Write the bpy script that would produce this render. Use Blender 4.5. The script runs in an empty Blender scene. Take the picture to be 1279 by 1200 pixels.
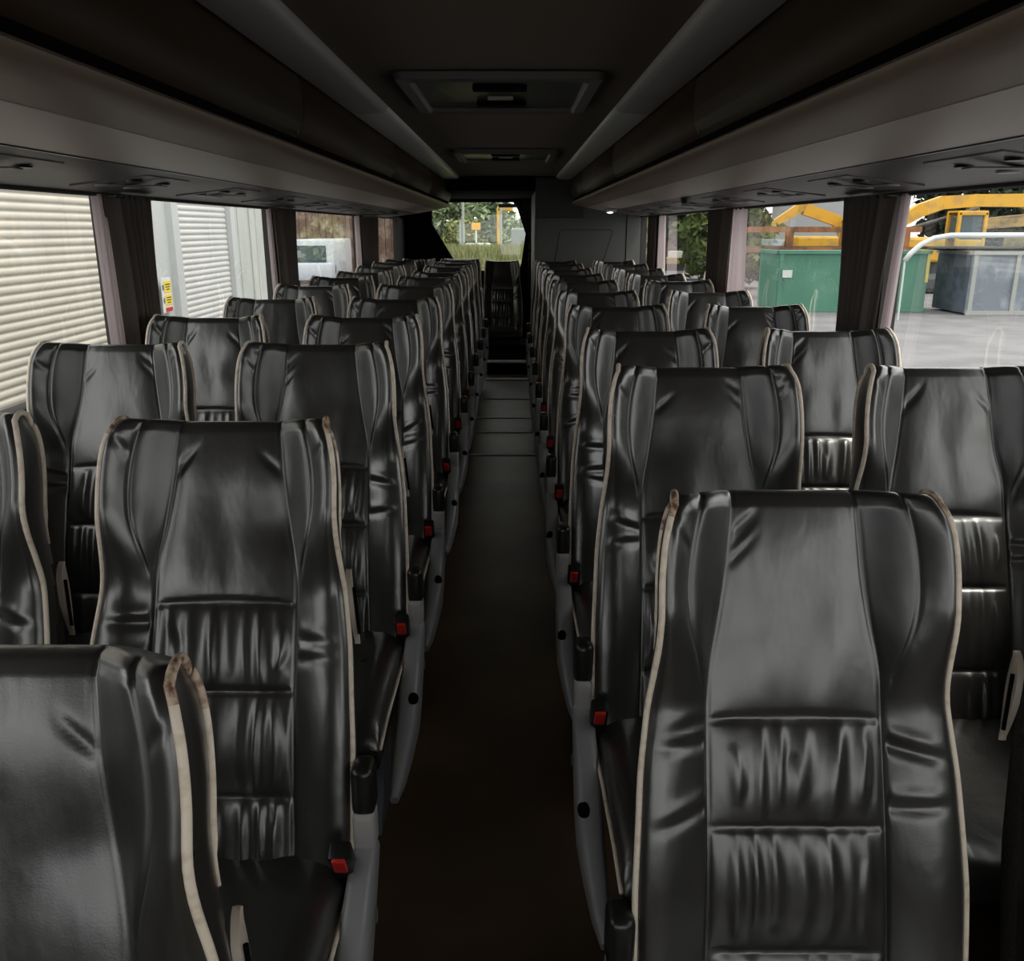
import bpy, bmesh, math, random
import numpy as np
from mathutils import Vector, Matrix
random.seed(7); rng = np.random.RandomState(7)
S = bpy.context.scene; C = S.collection
R = math.radians
# ---------------------------------------------------------------- camera, world, light, exposure
CAMX, CAMH = 0.045, 1.5
cam = bpy.data.objects.new('camera', bpy.data.cameras.new('camera')); C.objects.link(cam)
cam.location = (CAMX, 0, CAMH)
cam.data.sensor_width = 36; cam.data.lens = 1080/1279*36
cam.rotation_euler = (R(90)-math.atan(315/1080), 0, 0)
cam.data.clip_start = 0.02; cam.data.clip_end = 400
S.camera = cam
S.view_settings.view_transform = 'Standard'; S.view_settings.look = 'None'
S.view_settings.gamma = 1; S.view_settings.use_curve_mapping = False
S.view_settings.exposure = 1.15
W = bpy.data.worlds.new('overcast_sky'); S.world = W; W.use_nodes = True
wn = W.node_tree.nodes; wl = W.node_tree.links
bg = wn['Background']; tc = wn.new('ShaderNodeTexCoord'); mp = wn.new('ShaderNodeMapping'); nz = wn.new('ShaderNodeTexNoise')
rp = wn.new('ShaderNodeValToRGB'); mp.inputs['Scale'].default_value = (1, 1, 2.5)
nz.inputs['Scale'].default_value = 1.6; nz.inputs['Detail'].default_value = 4
rp.color_ramp.elements[0].position = .35; rp.color_ramp.elements[0].color = (.70, .71, .72, 1)
rp.color_ramp.elements[1].position = .65; rp.color_ramp.elements[1].color = (1, .975, .93, 1)
wl.new(tc.outputs['Generated'], mp.inputs['Vector']); wl.new(mp.outputs[0], nz.inputs['Vector'])
wl.new(nz.outputs['Fac'], rp.inputs[0]); wl.new(rp.outputs[0], bg.inputs['Color'])
bg.inputs['Strength'].default_value = 1.25
sun = bpy.data.objects.new('sun', bpy.data.lights.new('sun', 'SUN')); C.objects.link(sun)
sun.data.energy = 1.1; sun.data.angle = R(12); sun.data.color = (1, .93, .82)
sun.rotation_euler = Vector((-.45, .22, -.87)).to_track_quat('-Z', 'Y').to_euler()
GZ = -1.4                      # yard level below the coach floor

# ---------------------------------------------------------------- helpers
def mat(name, col, rough=.5, metal=0., spec=.5, bump=None, var=None, coat=0., sheen=0., emit=None):
    """bump = (scale, strength, distance); var = (colour2, scale, lo, hi)"""
    m = bpy.data.materials.new(name); m.use_nodes = True
    nt = m.node_tree; b = nt.nodes['Principled BSDF']
    b.inputs['Base Color'].default_value = (*col, 1); b.inputs['Roughness'].default_value = rough
    b.inputs['Metallic'].default_value = metal; b.inputs['Specular IOR Level'].default_value = spec
    b.inputs['Coat Weight'].default_value = coat; b.inputs['Coat Roughness'].default_value = .25
    if sheen: b.inputs['Sheen Weight'].default_value = sheen
    if emit: b.inputs['Emission Color'].default_value = (*emit[0], 1); b.inputs['Emission Strength'].default_value = emit[1]
    t = nt.nodes.new('ShaderNodeTexCoord')
    if var:
        n = nt.nodes.new('ShaderNodeTexNoise'); n.inputs['Scale'].default_value = var[1]; n.inputs['Detail'].default_value = 5
        r = nt.nodes.new('ShaderNodeValToRGB')
        r.color_ramp.elements[0].position = var[2]; r.color_ramp.elements[0].color = (*col, 1)
        r.color_ramp.elements[1].position = var[3]; r.color_ramp.elements[1].color = (*var[0], 1)
        nt.links.new(t.outputs['Object'], n.inputs['Vector']); nt.links.new(n.outputs['Fac'], r.inputs[0])
        nt.links.new(r.outputs[0], b.inputs['Base Color'])
    if bump:
        n = nt.nodes.new('ShaderNodeTexNoise'); n.inputs['Scale'].default_value = bump[0]; n.inputs['Detail'].default_value = 4
        bp = nt.nodes.new('ShaderNodeBump'); bp.inputs['Strength'].default_value = bump[1]; bp.inputs['Distance'].default_value = bump[2]
        nt.links.new(t.outputs['Object'], n.inputs['Vector']); nt.links.new(n.outputs['Fac'], bp.inputs['Height'])
        nt.links.new(bp.outputs[0], b.inputs['Normal'])
    return m

def leather(name, col, rough, spec=.5):
    m = mat(name, col, rough, spec=spec, coat=.45)
    nt = m.node_tree; b = nt.nodes['Principled BSDF']; t = nt.nodes['Texture Coordinate']
    oi = nt.nodes.new('ShaderNodeObjectInfo'); ad = nt.nodes.new('ShaderNodeVectorMath')
    sc = nt.nodes.new('ShaderNodeMath'); sc.operation = 'MULTIPLY'; sc.inputs[1].default_value = 37
    nt.links.new(oi.outputs['Random'], sc.inputs[0])
    nt.links.new(t.outputs['Object'], ad.inputs[0]); nt.links.new(sc.outputs[0], ad.inputs[1])
    mp = nt.nodes.new('ShaderNodeMapping'); mp.inputs['Scale'].default_value = (1.5, 1, .75)
    nt.links.new(ad.outputs[0], mp.inputs[0])
    a = nt.nodes.new('ShaderNodeTexNoise'); a.inputs['Scale'].default_value = 9; a.inputs['Detail'].default_value = 3; a.inputs['Distortion'].default_value = .15
    g = nt.nodes.new('ShaderNodeTexVoronoi'); g.inputs['Scale'].default_value = 420
    nt.links.new(mp.outputs[0], a.inputs['Vector']); nt.links.new(t.outputs['Object'], g.inputs['Vector'])
    b1 = nt.nodes.new('ShaderNodeBump'); b1.inputs['Strength'].default_value = .3; b1.inputs['Distance'].default_value = .012
    b2 = nt.nodes.new('ShaderNodeBump'); b2.inputs['Strength'].default_value = .07; b2.inputs['Distance'].default_value = .001
    nt.links.new(a.outputs['Fac'], b1.inputs['Height']); nt.links.new(g.outputs['Distance'], b2.inputs['Height'])
    nt.links.new(b1.outputs[0], b2.inputs['Normal']); nt.links.new(b2.outputs[0], b.inputs['Normal'])
    n = nt.nodes.new('ShaderNodeTexNoise'); n.inputs['Scale'].default_value = 14; n.inputs['Detail'].default_value = 5
    mr = nt.nodes.new('ShaderNodeMapRange'); mr.inputs['To Min'].default_value = rough-.07; mr.inputs['To Max'].default_value = rough+.1
    nt.links.new(ad.outputs[0], n.inputs['Vector']); nt.links.new(n.outputs['Fac'], mr.inputs[0]); nt.links.new(mr.outputs[0], b.inputs['Roughness'])
    return m

M = {}
M['leather'] = leather('black_leather', (.023, .022, .0205), .30, 1.0)
M['inlay'] = leather('smooth_black_leather', (.016, .0155, .015), .36, .85)
M['seam'] = mat('seam_thread', (.006, .006, .006), .7)
M['fabric'] = mat('speckled_charcoal_fabric', (.022, .021, .02), .9, bump=(900, .5, .002), var=((.075, .068, .062), 330, .45, .62), spec=.2)
M['piping'] = mat('cream_piping', (.80, .70, .58), .5, var=((.66, .54, .43), 60, .5, .7))
M['worn'] = mat('worn_cream_piping', (.60, .47, .36), .5, var=((.17, .07, .035), 70, .46, .62))
M['cream_plastic'] = mat('beige_plastic', (.48, .41, .34), .4)
M['grey_plastic'] = mat('grey_plastic', (.27, .275, .28), .32, bump=(300, .05, .001))
M['grey_plastic2'] = mat('mid_grey_plastic', (.36, .35, .34), .42)
M['black_plastic'] = mat('black_plastic', (.012, .012, .012), .3)
M['red_plastic'] = mat('red_plastic', (.55, .02, .015), .35)
M['metal'] = mat('blue_grey_metal', (.13, .15, .18), .4, metal=.4)
M['alu'] = mat('aluminium_trim', (.35, .36, .36), .4, metal=.7)
M['ceiling'] = mat('brown_headliner', (.14, .112, .086), .85, bump=(500, .2, .001))
M['rail'] = mat('grey_ceiling_rail', (.50, .49, .51), .38)
M['rail2'] = mat('pale_ceiling_rail', (.62, .64, .63), .35)
M['lip'] = mat('taupe_rack_plastic', (.27, .205, .15), .45, bump=(250, .08, .001))
M['under'] = mat('greige_rack_underside', (.60, .53, .47), .42, bump=(250, .08, .001))
M['rackdoor'] = mat('bronze_brown_gloss_door', (.040, .023, .011), .5, spec=.18)
M['service'] = mat('charcoal_service_panel', (.13, .122, .118), .45)
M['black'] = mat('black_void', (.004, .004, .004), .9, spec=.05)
M['darkgrey'] = mat('dark_grey_panel', (.035, .035, .034), .55)
M['boxgrey'] = mat('grey_washroom_panel', (.085, .088, .082), .6, bump=(300, .1, .001))
M['wall'] = mat('charcoal_wall_lining', (.03, .028, .027), .8, bump=(300, .2, .001))

def put(name, me, m=None, parent=None, loc=None):
    o = bpy.data.objects.new(name, me); C.objects.link(o)
    if m is not None:
        for mm in (m if isinstance(m, (list, tuple)) else [m]): me.materials.append(mm)
    if parent: o.parent = parent
    if loc: o.location = loc
    return o
def mesh(name, v, f, m=None, parent=None, smooth=True, mi=None, loc=None):
    me = bpy.data.meshes.new(name); me.from_pydata([tuple(map(float, p)) for p in v], [], [tuple(map(int, q)) for q in f]); 
    if smooth: me.polygons.foreach_set('use_smooth', [True]*len(me.polygons))
    o = put(name, me, m, parent, loc)
    if mi is not None: me.polygons.foreach_set('material_index', mi)
    bm = bmesh.new(); bm.from_mesh(me); bmesh.ops.recalc_face_normals(bm, faces=bm.faces); bm.to_mesh(me); bm.free()
    me.update(); return o
class MB:
    def __init__(s): s.bm = bmesh.new()
    def box(s, c, d, r=0, seg=2, rot=None, mi=0):
        t = bmesh.new(); bmesh.ops.create_cube(t, size=1)
        for v in t.verts: v.co = Vector((v.co.x*d[0], v.co.y*d[1], v.co.z*d[2]))
        if r: bmesh.ops.bevel(t, geom=t.edges[:], offset=r, segments=seg, affect='EDGES', profile=.5)
        s._add(t, c, rot, mi); return s
    def cyl(s, a, b, r, r2=None, n=16, mi=0):
        a = Vector(a); b = Vector(b); d = b-a; t = bmesh.new()
        bmesh.ops.create_cone(t, cap_ends=True, segments=n, radius1=r, radius2=r if r2 is None else r2, depth=d.length)
        q = d.to_track_quat('Z', 'Y').to_matrix().to_4x4()
        bmesh.ops.transform(t, matrix=Matrix.Translation((a+b)/2) @ q, verts=t.verts)
        s._add(t, None, None, mi); return s
    def sph(s, c, r, sc=(1, 1, 1), n=16, mi=0):
        t = bmesh.new(); bmesh.ops.create_uvsphere(t, u_segments=n, v_segments=n//2+2, radius=r)
        for v in t.verts: v.co = Vector((v.co.x*sc[0], v.co.y*sc[1], v.co.z*sc[2]))
        s._add(t, c, None, mi); return s
    def poly(s, pts, ext, mi=0):       # planar polygon extruded by vector
        t = bmesh.new(); vs = [t.verts.new(p) for p in pts]; f = t.faces.new(vs)
        r = bmesh.ops.extrude_face_region(t, geom=[f]); 
        bmesh.ops.translate(t, vec=Vector(ext), verts=[e for e in r['geom'] if isinstance(e, bmesh.types.BMVert)])
        bmesh.ops.recalc_face_normals(t, faces=t.faces); s._add(t, None, None, mi); return s
    def _add(s, t, c, rot, mi):
        if rot: bmesh.ops.rotate(t, cent=(0, 0, 0), matrix=Matrix.Rotation(rot[1], 3, rot[0]), verts=t.verts)
        if c is not None: bmesh.ops.translate(t, vec=Vector(c), verts=t.verts)
        for f in t.faces: f.material_index = mi
        me = bpy.data.meshes.new('tmp'); t.to_mesh(me); t.free(); s.bm.from_mesh(me); bpy.data.meshes.remove(me)
    def build(s, name, m, parent=None, smooth=False, loc=None):
        me = bpy.data.meshes.new(name); s.bm.to_mesh(me); s.bm.free()
        if smooth: 
            me.polygons.foreach_set('use_smooth', [True]*len(me.polygons)); me.set_sharp_from_angle(angle=R(38))
        return put(name, me, m, parent, loc)
def tag(o, label=None, cat=None, group=None, kind=None):
    if label: o['label'] = label
    if cat: o['category'] = cat
    if group: o['group'] = group
    if kind: o['kind'] = kind
    return o
def empty(name, loc, rz=0, parent=None):
    o = bpy.data.objects.new(name, None); C.objects.link(o); o.location = loc; o.rotation_euler = (0, 0, rz); o.empty_display_size = .1
    if parent: o.parent = parent
    return o
def structure(o): o['kind'] = 'structure'; return o
def copy_tree(o, parent=None):
    c = o.copy(); C.objects.link(c); c.parent = parent
    for ch in list(o.children): copy_tree(ch, c)
    return c
def sm(x, a, b): 
    t = np.clip((x-a)/(b-a), 0, 1); return t*t*(3-2*t)
def interp(x, xs, ys):      # smooth interpolation of a profile
    x = np.asarray(x, float); out = 0
    for k in (-1, -.5, 0, .5, 1): out = out+np.interp(x+k*.03, xs, ys)
    return out/5
def tube(path, r, n=10, name='tube', m=None, parent=None, taper=None, mi=None):
    P = [Vector(p) for p in path]; v = []; f = []; k = len(P)
    prev = None
    for i, p in enumerate(P):
        t = (P[min(i+1, k-1)]-P[max(i-1, 0)]).normalized()
        if prev is None:
            u = t.cross(Vector((0, 1, .3))).normalized()
        else: u = (prev-t*prev.dot(t)).normalized()
        prev = u; w = t.cross(u); rr = r*(taper(i/(k-1)) if taper else 1)
        for j in range(n):
            a = 2*math.pi*j/n; v.append(p+u*math.cos(a)*rr+w*math.sin(a)*rr)
    for i in range(k-1):
        for j in range(n): f.append((i*n+j, i*n+(j+1) % n, (i+1)*n+(j+1) % n, (i+1)*n+j))
    f.append(tuple(range(n))[::-1]); f.append(tuple((k-1)*n+j for j in range(n)))
    mm = None
    if mi: mm = [mi(min(q//n, k-1)/(k-1)) for q in range((k-1)*n)]+[0, 0]
    return mesh(name, v, f, m, parent, mi=mm)
def loft(rings, name, m, parent=None, cap=True, smooth=True):
    v = []; f = []; n = len(rings[0])
    for r in rings: v += r
    for i in range(len(rings)-1):
        for j in range(n): f.append((i*n+j, i*n+(j+1) % n, (i+1)*n+(j+1) % n, (i+1)*n+j))
    if cap: f.append(tuple(range(n))); f.append(tuple((len(rings)-1)*n+j for j in range(n))[::-1])
    o = mesh(name, v, f, m, parent, smooth)
    if smooth: o.data.set_sharp_from_angle(angle=R(50))
    return o

# ---------------------------------------------------------------- coach shell
HW = 1.385; YF, YR = -2.1, 12.0
ZT = 1.622; ZS = 0.99         # window head, window sill
f = MB().box((0, (YF+YR)/2, -.04), (2*HW+.2, YR-YF+.2, .08)).build('floor', None)
fm = mat('dark_wood_vinyl', (.075, .050, .032), .42, spec=.35, var=((.12, .075, .042), 3, .4, .65), bump=(40, .06, .002)); f.data.materials.append(fm); structure(f)
def seams(): 
    for i, (y, x0, x1, h) in enumerate([(5.77, -.31, .25, .006), (6.45, -.29, .24, .005), (6.98, -.25, .235, .006), (7.8, -.225, .235, .006), (8.86, -.225, .235, .01)]):
        structure(MB().box(((x0+x1)/2, y, h/2), (x1-x0, .035 if i < 4 else .10, h)).build('trim_%d' % (i+1), mat('pale_step_nosing', (.50, .50, .48), .5) if i == 4 else mat('dull_floor_strip', (.50, .51, .51), .6)))
    for k, x in enumerate((-.262, .25)):
        structure(MB().box((x, 8.0, .006), (.03, 2.2, .012)).build('trim_%d' % (6+k), mat('dull_edge_strip', (.26, .265, .265), .6)))
    m = MB().box((0.005, 10.3, .06), (.45, 2.2, .12), .004)
    s = m.build('floor_step', M['black']); structure(s); s.name = 'trim_8'
    structure(MB().box((0.005, 9.26, .128), (.45, .14, .016), .004).build('trim_9', bpy.data.materials['pale_step_nosing']))
seams()
# side walls: sill wall, header, pillars in one mesh per side
PIL = {-1: [(1.0, .10), (3.28, .08), (5.48, .10), (8.55, .14)], 1: [(1.0, .10), (3.30, .10), (5.62, .10), (8.25, .14)]}
WEND = {-1: 11.25, 1: 9.35}
for s, nm in ((-1, 'left'), (1, 'right')):
    b = MB(); X = s*(HW+.03)
    b.box((X, (YF+YR)/2, ZS/2), (.06, YR-YF, ZS))
    b.box((X, (YF+YR)/2, (ZT+2.06)/2), (.06, YR-YF, 2.06-ZT))
    b.box((X, (WEND[s]+YR)/2, 1.3), (.06, YR-WEND[s], 2.0-ZS+.2))
    b.box((X, YF+.05, 1.3), (.06, .1, .7))
    for y, h in PIL[s]: b.box((X, y, (ZT+ZS)/2), (.06, 2*h, ZT-ZS+.02))
    structure(b.build('wall_'+nm, M['wall']))
    # inner sill ledge, window head trim
    structure(MB().box((s*(HW-.03), (YF+YR)/2, ZS-.03), (.06, YR-YF-.1, .05), .012).build('trim_%d' % (10 if s < 0 else 11), mat('grey_sill', (.20, .20, .205), .4)))
    structure(MB().box((s*(HW-.012), (YF+WEND[s])/2, ZT+.0), (.03, WEND[s]-YF-.1, .035), .008).build('trim_%d' % (12 if s < 0 else 13), M['wall']))
# glass
def glassmat(name, tint, refl=1.0):
    m = bpy.data.materials.new(name); m.use_nodes = True; nt = m.node_tree
    nt.nodes.remove(nt.nodes['Principled BSDF']); o = nt.nodes['Material Output']
    t = nt.nodes.new('ShaderNodeBsdfTransparent'); t.inputs[0].default_value = (*tint, 1)
    g = nt.nodes.new('ShaderNodeBsdfGlossy'); g.inputs['Roughness'].default_value = .012; g.inputs[0].default_value = (refl, refl, refl, 1)
    lw = nt.nodes.new('ShaderNodeLayerWeight'); pw = nt.nodes.new('ShaderNodeMath'); pw.operation = 'POWER'; pw.inputs[1].default_value = 5
    fr = nt.nodes.new('ShaderNodeMapRange'); fr.inputs['To Min'].default_value = .06; fr.inputs['To Max'].default_value = 1   # Schlick reflectance of a pane
    nt.links.new(lw.outputs['Facing'], pw.inputs[0]); nt.links.new(pw.outputs[0], fr.inputs[0])
    mx = nt.nodes.new('ShaderNodeMixShader')
    nt.links.new(fr.outputs[0], mx.inputs[0]); nt.links.new(t.outputs[0], mx.inputs[1]); nt.links.new(g.outputs[0], mx.inputs[2])
    nt.links.new(mx.outputs[0], o.inputs[0]); return m
G = glassmat('window_glass', (.93, .95, .94))
wi = 1
for s in (-1, 1):
    ys = [YF+.1]+[p[0] for p in PIL[s]]+[WEND[s]]
    for a, b_ in zip(ys[:-1], ys[1:]):
        X = s*(HW+.028); ya, yb_, za, zb = a+.003, b_-.003, ZS-.01, ZT+.01
        structure(mesh('window_%d' % wi, [(X, ya, za), (X, yb_, za), (X, yb_, zb), (X, ya, zb)], [(0, 1, 2, 3)], G, smooth=False)); wi += 1
# rear wall with its cut-out
hole = [(-.56, .95), (.14, .95), (.17, 1.05), (.226, 1.43), (.12, 1.74), (.06, 1.83), (-.98, 1.83), (-1.02, 1.78), (-1.02, 1.56), (-.70, 1.03), (-.64, .97)]
bm = bmesh.new()
outer = [(-HW-.06, -.05), (HW+.06, -.05), (HW+.06, 2.08), (-HW-.06, 2.08)]
ev = []
for loop in (outer, hole):
    vs = [bm.verts.new((x, YR, z)) for x, z in loop]
    for i in range(len(vs)): ev.append(bm.edges.new((vs[i], vs[(i+1) % len(vs)])))
bmesh.ops.triangle_fill(bm, edges=ev, use_beauty=True)
# keep only faces outside the hole
def inside(x, z, P):
    c = False
    for i in range(len(P)):
        x1, z1 = P[i]; x2, z2 = P[i-1]
        if (z1 > z) != (z2 > z) and x < (x2-x1)*(z-z1)/(z2-z1)+x1: c = not c
    return c
kill = [fc for fc in bm.faces if inside(fc.calc_center_median().x, fc.calc_center_median().z, hole)]
if kill: bmesh.ops.delete(bm, geom=kill, context='FACES')
r = bmesh.ops.extrude_face_region(bm, geom=bm.faces[:]); bmesh.ops.translate(bm, vec=(0, .06, 0), verts=[e for e in r['geom'] if isinstance(e, bmesh.types.BMVert)])
bmesh.ops.recalc_face_normals(bm, faces=bm.faces)
me = bpy.data.meshes.new('wall_rear'); bm.to_mesh(me); bm.free()
structure(put('wall_rear', me, M['black']))
structure(mesh('window_%d' % wi, [(-1.1, YR+.07, .9), (.3, YR+.07, .9), (.3, YR+.07, 1.9), (-1.1, YR+.07, 1.9)], [(0, 1, 2, 3)], glassmat('rear_glass', (.86, .93, .88)), smooth=False)); wi += 1
# front end with windscreen opening
b = MB(); b.box((0, YF, .35), (2*HW+.12, .06, .8)); b.box((0, YF, 1.98), (2*HW+.12, .06, .2))
structure(b.build('wall_front', M['wall']))
structure(mesh('window_%d' % wi, [(-HW, YF, .75), (HW, YF, .75), (HW, YF, 1.88), (-HW, YF, 1.88)], [(0, 1, 2, 3)], G, smooth=False))
# ceiling, roof
RY1 = {-1: 10.2, 1: 9.15}
n = 24; v = []; fc = []
for i in range(n+1):
    x = -.66+1.32*i/n; z = 2.0+.012*(1-(x/.66)**2)
    v += [(x, YF, z), (x, 9.3, z)]
for i in range(n): fc.append((2*i, 2*i+2, 2*i+3, 2*i+1))
structure(mesh('ceiling', v, fc, M['ceiling']))
structure(MB().box((0, (YF+YR)/2, 2.08), (2*HW+.16, YR-YF+.2, .06)).build('roof_shell', M['darkgrey'])); bpy.data.objects['roof_shell'].name = 'ceiling.001'
structure(MB().box((0, 10.66, 1.955), (2*HW-.04, 2.62, .17), .01).build('trim_14', M['black']))

# ---------------------------------------------------------------- ceiling rails
def ceiling_rail(s, y0, y1, m, label):
    pr = [(.49, 2.004), (.497, 1.987), (.52, 1.978), (.60, 1.972), (.642, 1.975), (.650, 2.0), (.650, 2.03), (.49, 2.03)]
    rings = [[(s*x, y, z) for x, z in pr] for y in (y0, y0+.004, y1-.004, y1)]
    for q in (0, 3): rings[q] = [(s*.57+(p[0]-s*.57)*.97, p[1], 2.0+(p[2]-2.0)*.9) for p in rings[q]]
    o = loft(rings, 'ceiling_rail', m); tag(o, label, 'ceiling rail', 'grey ceiling rails'); return o
for s, w in ((-1, 'left'), (1, 'right')):
    ceiling_rail(s, YF+.1, 4.03, M['rail'], 'long dark grey ceiling rail above the %s luggage lockers, nearer length' % w)
    ceiling_rail(s, 4.045, 9.25, M['rail2'], 'paler grey ceiling rail above the %s luggage lockers, farther length' % w)

# ---------------------------------------------------------------- overhead luggage racks
def rack(s, y1, side):
    root = empty('luggage_rack', (0, 0, 0))
    tag(root, 'taupe overhead luggage rack with glossy brown locker doors above the %s windows' % side, 'luggage rack', None)
    pr = [(.79, 1.720), (.790, 1.699), (.775, 1.7025), (.70, 1.716), (.66, 1.727), (.643, 1.738), (.640, 1.748), (.647, 1.756), (.66, 1.758), (.70, 1.758), (.79, 1.75)]
    ys = [YF+.1, y1-.10, y1-.05, y1-.02, y1-.004, y1]
    kk = [0, 0, .012, .035, .07, .10]
    rings = []
    for y, k in zip(ys, kk):
        rings.append([(s*(x+(.985-x)*min(1, k*3) if x < .98 else x), y, z) for x, z in pr])
    loft(rings, 'rack_lip', M['lip'], root)
    pr = [(.985, 1.664), (.93, 1.672), (.83, 1.689), (.785, 1.699), (.789, 1.73), (.985, 1.73)]
    loft([[(s*x, y, z) for x, z in pr] for y in (YF+.1, y1-.12)], 'rack_underside', M['under'], root)
    # service panel
    pr = [(.985, 1.668), (.992, 1.6655), (1.01, 1.660), (1.15, 1.642), (1.30, 1.626), (1.372, 1.614), (1.372, 1.70), (.985, 1.72)]
    loft([[(s*x, y, z) for x, z in pr] for y in (YF+.1, y1-.02)], 'service_panel', M['service'], root)
    MB().box((s*.99, (YF+y1)/2, 1.664), (.012, y1-YF-.2, .006), .002).build('trim_strip', M['black_plastic'], root)
    # back box that closes the rack
    MB().box((s*1.02, (YF+y1)/2, 1.90), (.70, y1-YF-.2, .25)).build('rack_body', M['black'], root)
    # recessed black groove between lip and doors
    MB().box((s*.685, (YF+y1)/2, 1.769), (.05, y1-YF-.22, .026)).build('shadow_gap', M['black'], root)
    edges = [YF+.1, .70, 3.05, 5.40, 7.75]; edges += [y1-.01]
    for a, b_ in zip(edges[:-1], edges[1:]):
        cs = [(.668, 1.780), (.652, 1.800), (.640, 1.83), (.634, 1.87), (.636, 1.92), (.644, 1.965), (.655, 1.985), (.685, 1.985), (.69, 1.78)]
        rings = []
        for y, k in ((a+.004, .004), (a+.008, 0), (b_-.008, 0), (b_-.004, .004)):
            rings.append([(s*(x+k), y, z) for x, z in cs])
        d = loft(rings, 'locker_door', M['rackdoor'], root)
        MB().box((s*.652, b_-.05, 1.835), (.006, .018, .09), .002).build('door_seam', M['darkgrey'], d) if b_ < y1-.5 else None
    # passenger service units over each row
    k = 0; y = .35
    while y < y1-.4:
        ang = s*math.atan2(.05, .37); x0 = s*1.17; z0 = 1.6385
        u = MB().box((x0, y, z0+.001), (.24, .36, .006), .002, rot=None).build('service_unit', M['service'], root)
        u.rotation_euler = (0, 0, 0)
        me = u.data
        for vv in me.vertices: vv.co.z += -(abs(vv.co.x)-1.17)*.125
        for dx, dy, rr in ((-.05, -.11, .026), (-.05, .11, .026), (.05, -.10, .03), (.05, .10, .03)):
            zz = z0-(dx)*.125-.006
            MB().cyl((x0+s*dx, y+dy, zz+.004), (x0+s*dx, y+dy, zz-.001), rr, rr*.85, 16).build('air_nozzle' if dx > 0 else 'reading_light', M['grey_plastic'] if dx > 0 else M['black_plastic'], u, smooth=True)
        MB().box((x0, y, z0-.008), (.20, .05, .004), .002).build('call_button_strip', M['service'], u)
        y += .86; k += 1
    return root
rack(-1, RY1[-1], 'left'); rack(1, RY1[1], 'right')
# small fittings under the right rack
tag(MB().cyl((1.0, 5.0, 1.661), (1.0, 5.0, 1.63), .03, .022, 16).build('dome_sensor', M['black_plastic'], smooth=True), 'small black dome sensor under the right luggage rack', 'sensor')
o = empty('rack_end_light', (.93, 8.1, 1.652)); tag(o, 'small white oval light at the far end of the right luggage rack', 'light')
MB().box((0, 0, 0), (.10, .13, .03), .01).build('housing', M['grey_plastic2'], o, True); MB().sph((-.01, -.02, -.014), .03, (1, 1.6, .4)).build('lens', mat('lit_lens', (.8, .8, .75), .3, emit=((1, .97, .9), .8)), o, True)

# ---------------------------------------------------------------- roof hatches
def hatch(y0, y1, label):
    w = .30; z = 2.006; root = empty('roof_hatch', (0, (y0+y1)/2, z)); d = (y1-y0)/2
    tag(root, label, 'roof hatch', 'roof hatches')
    out = [(-w-.06, -d-.05), (w+.06, -d-.05), (w+.06, d+.05), (-w-.06, d+.05)]; inn = [(-w, -d), (w, -d), (w, d), (-w, d)]
    rings = []
    for (P, zz) in ((out, 0), ([(x*.985, y*.985) for x, y in out], -.022), ([(x*1.03, y*1.03) for x, y in inn], -.03), (inn, -.02), (inn, 0.0)):
        ring = []
        for i in range(4):       # rounded corners
            x, y = P[i]; cr = .035
            a0 = [180, 270, 0, 90][i]; cx = x+(cr if x < 0 else -cr); cy = y+(cr if y < 0 else -cr)
            for k in range(6):
                a = R(a0+90*k/5); ring.append((cx+cr*math.cos(a), cy+cr*math.sin(a), zz))
        rings.append(ring)
    loft(rings, 'hatch_frame', M['service'], root, cap=False)
    MB().box((0, 0, -.004), (2*w, 2*d, .006)).build('hatch_panel', mat('smoked_hatch_panel', (.014, .013, .012), .3), root)
    MB().box((0, -d*.45, -.014), (.20, .06, .018), .005).build('grip_recess', M['black'], root)
    MB().box((0, d*.10, -.016), (.10, .035, .012), .005).build('release_handle', mat('pale_handle', (.45, .44, .40), .4), root, True)
    MB().box((0, d*.55, -.014), (.20, .07, .018), .005).build('grip_recess', M['black'], root)
hatch(3.22, 4.05, 'large dark roof hatch with pale release handle, nearest in the ceiling')
hatch(6.2, 7.0, 'second roof hatch farther back near the end of the ceiling')

# ---------------------------------------------------------------- rear washroom box
box = empty('washroom_cabin', (.835, 9.35, 0)); tag(box, 'grey washroom cabin with recessed panel outline at the rear right of the aisle', 'cabin')
MB().box((0, .9, 1.0), (1.10, 1.8, 1.99), .012).build('cabin_body', M['boxgrey'], box)
MB().box((.40, -.004, 1.35), (.006, .006, 1.0)).build('panel_joint', M['black'], box)
pts = [(-.37, .9), (-.255, 1.555), (.26, 1.555), (.15, .9)]
pth = []
P = [(-.39, .8), (-.275, 1.50), (-.27, 1.53), (-.25, 1.545), (.24, 1.545), (.27, 1.535), (.275, 1.51), (.05, .8)]
tube([(x-.02, -.002, z-.06) for x, z in P], .0035, 8, 'panel_outline', mat('outline_grey', (.04, .04, .038), .6), box)
MB().box((-.556, .05, 1.2), (.012, .05, 1.3), .004).build('corner_trim', mat('reflection_corner_trim', (.42, .44, .36), .3, metal=.3), box)  # box edge catching light: rear window's reflection put into the trim colour
MB().box((-.30, -.02, 1.80), (.5, .04, .4), .01).build('head_panel', M['darkgrey'], box)

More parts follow.
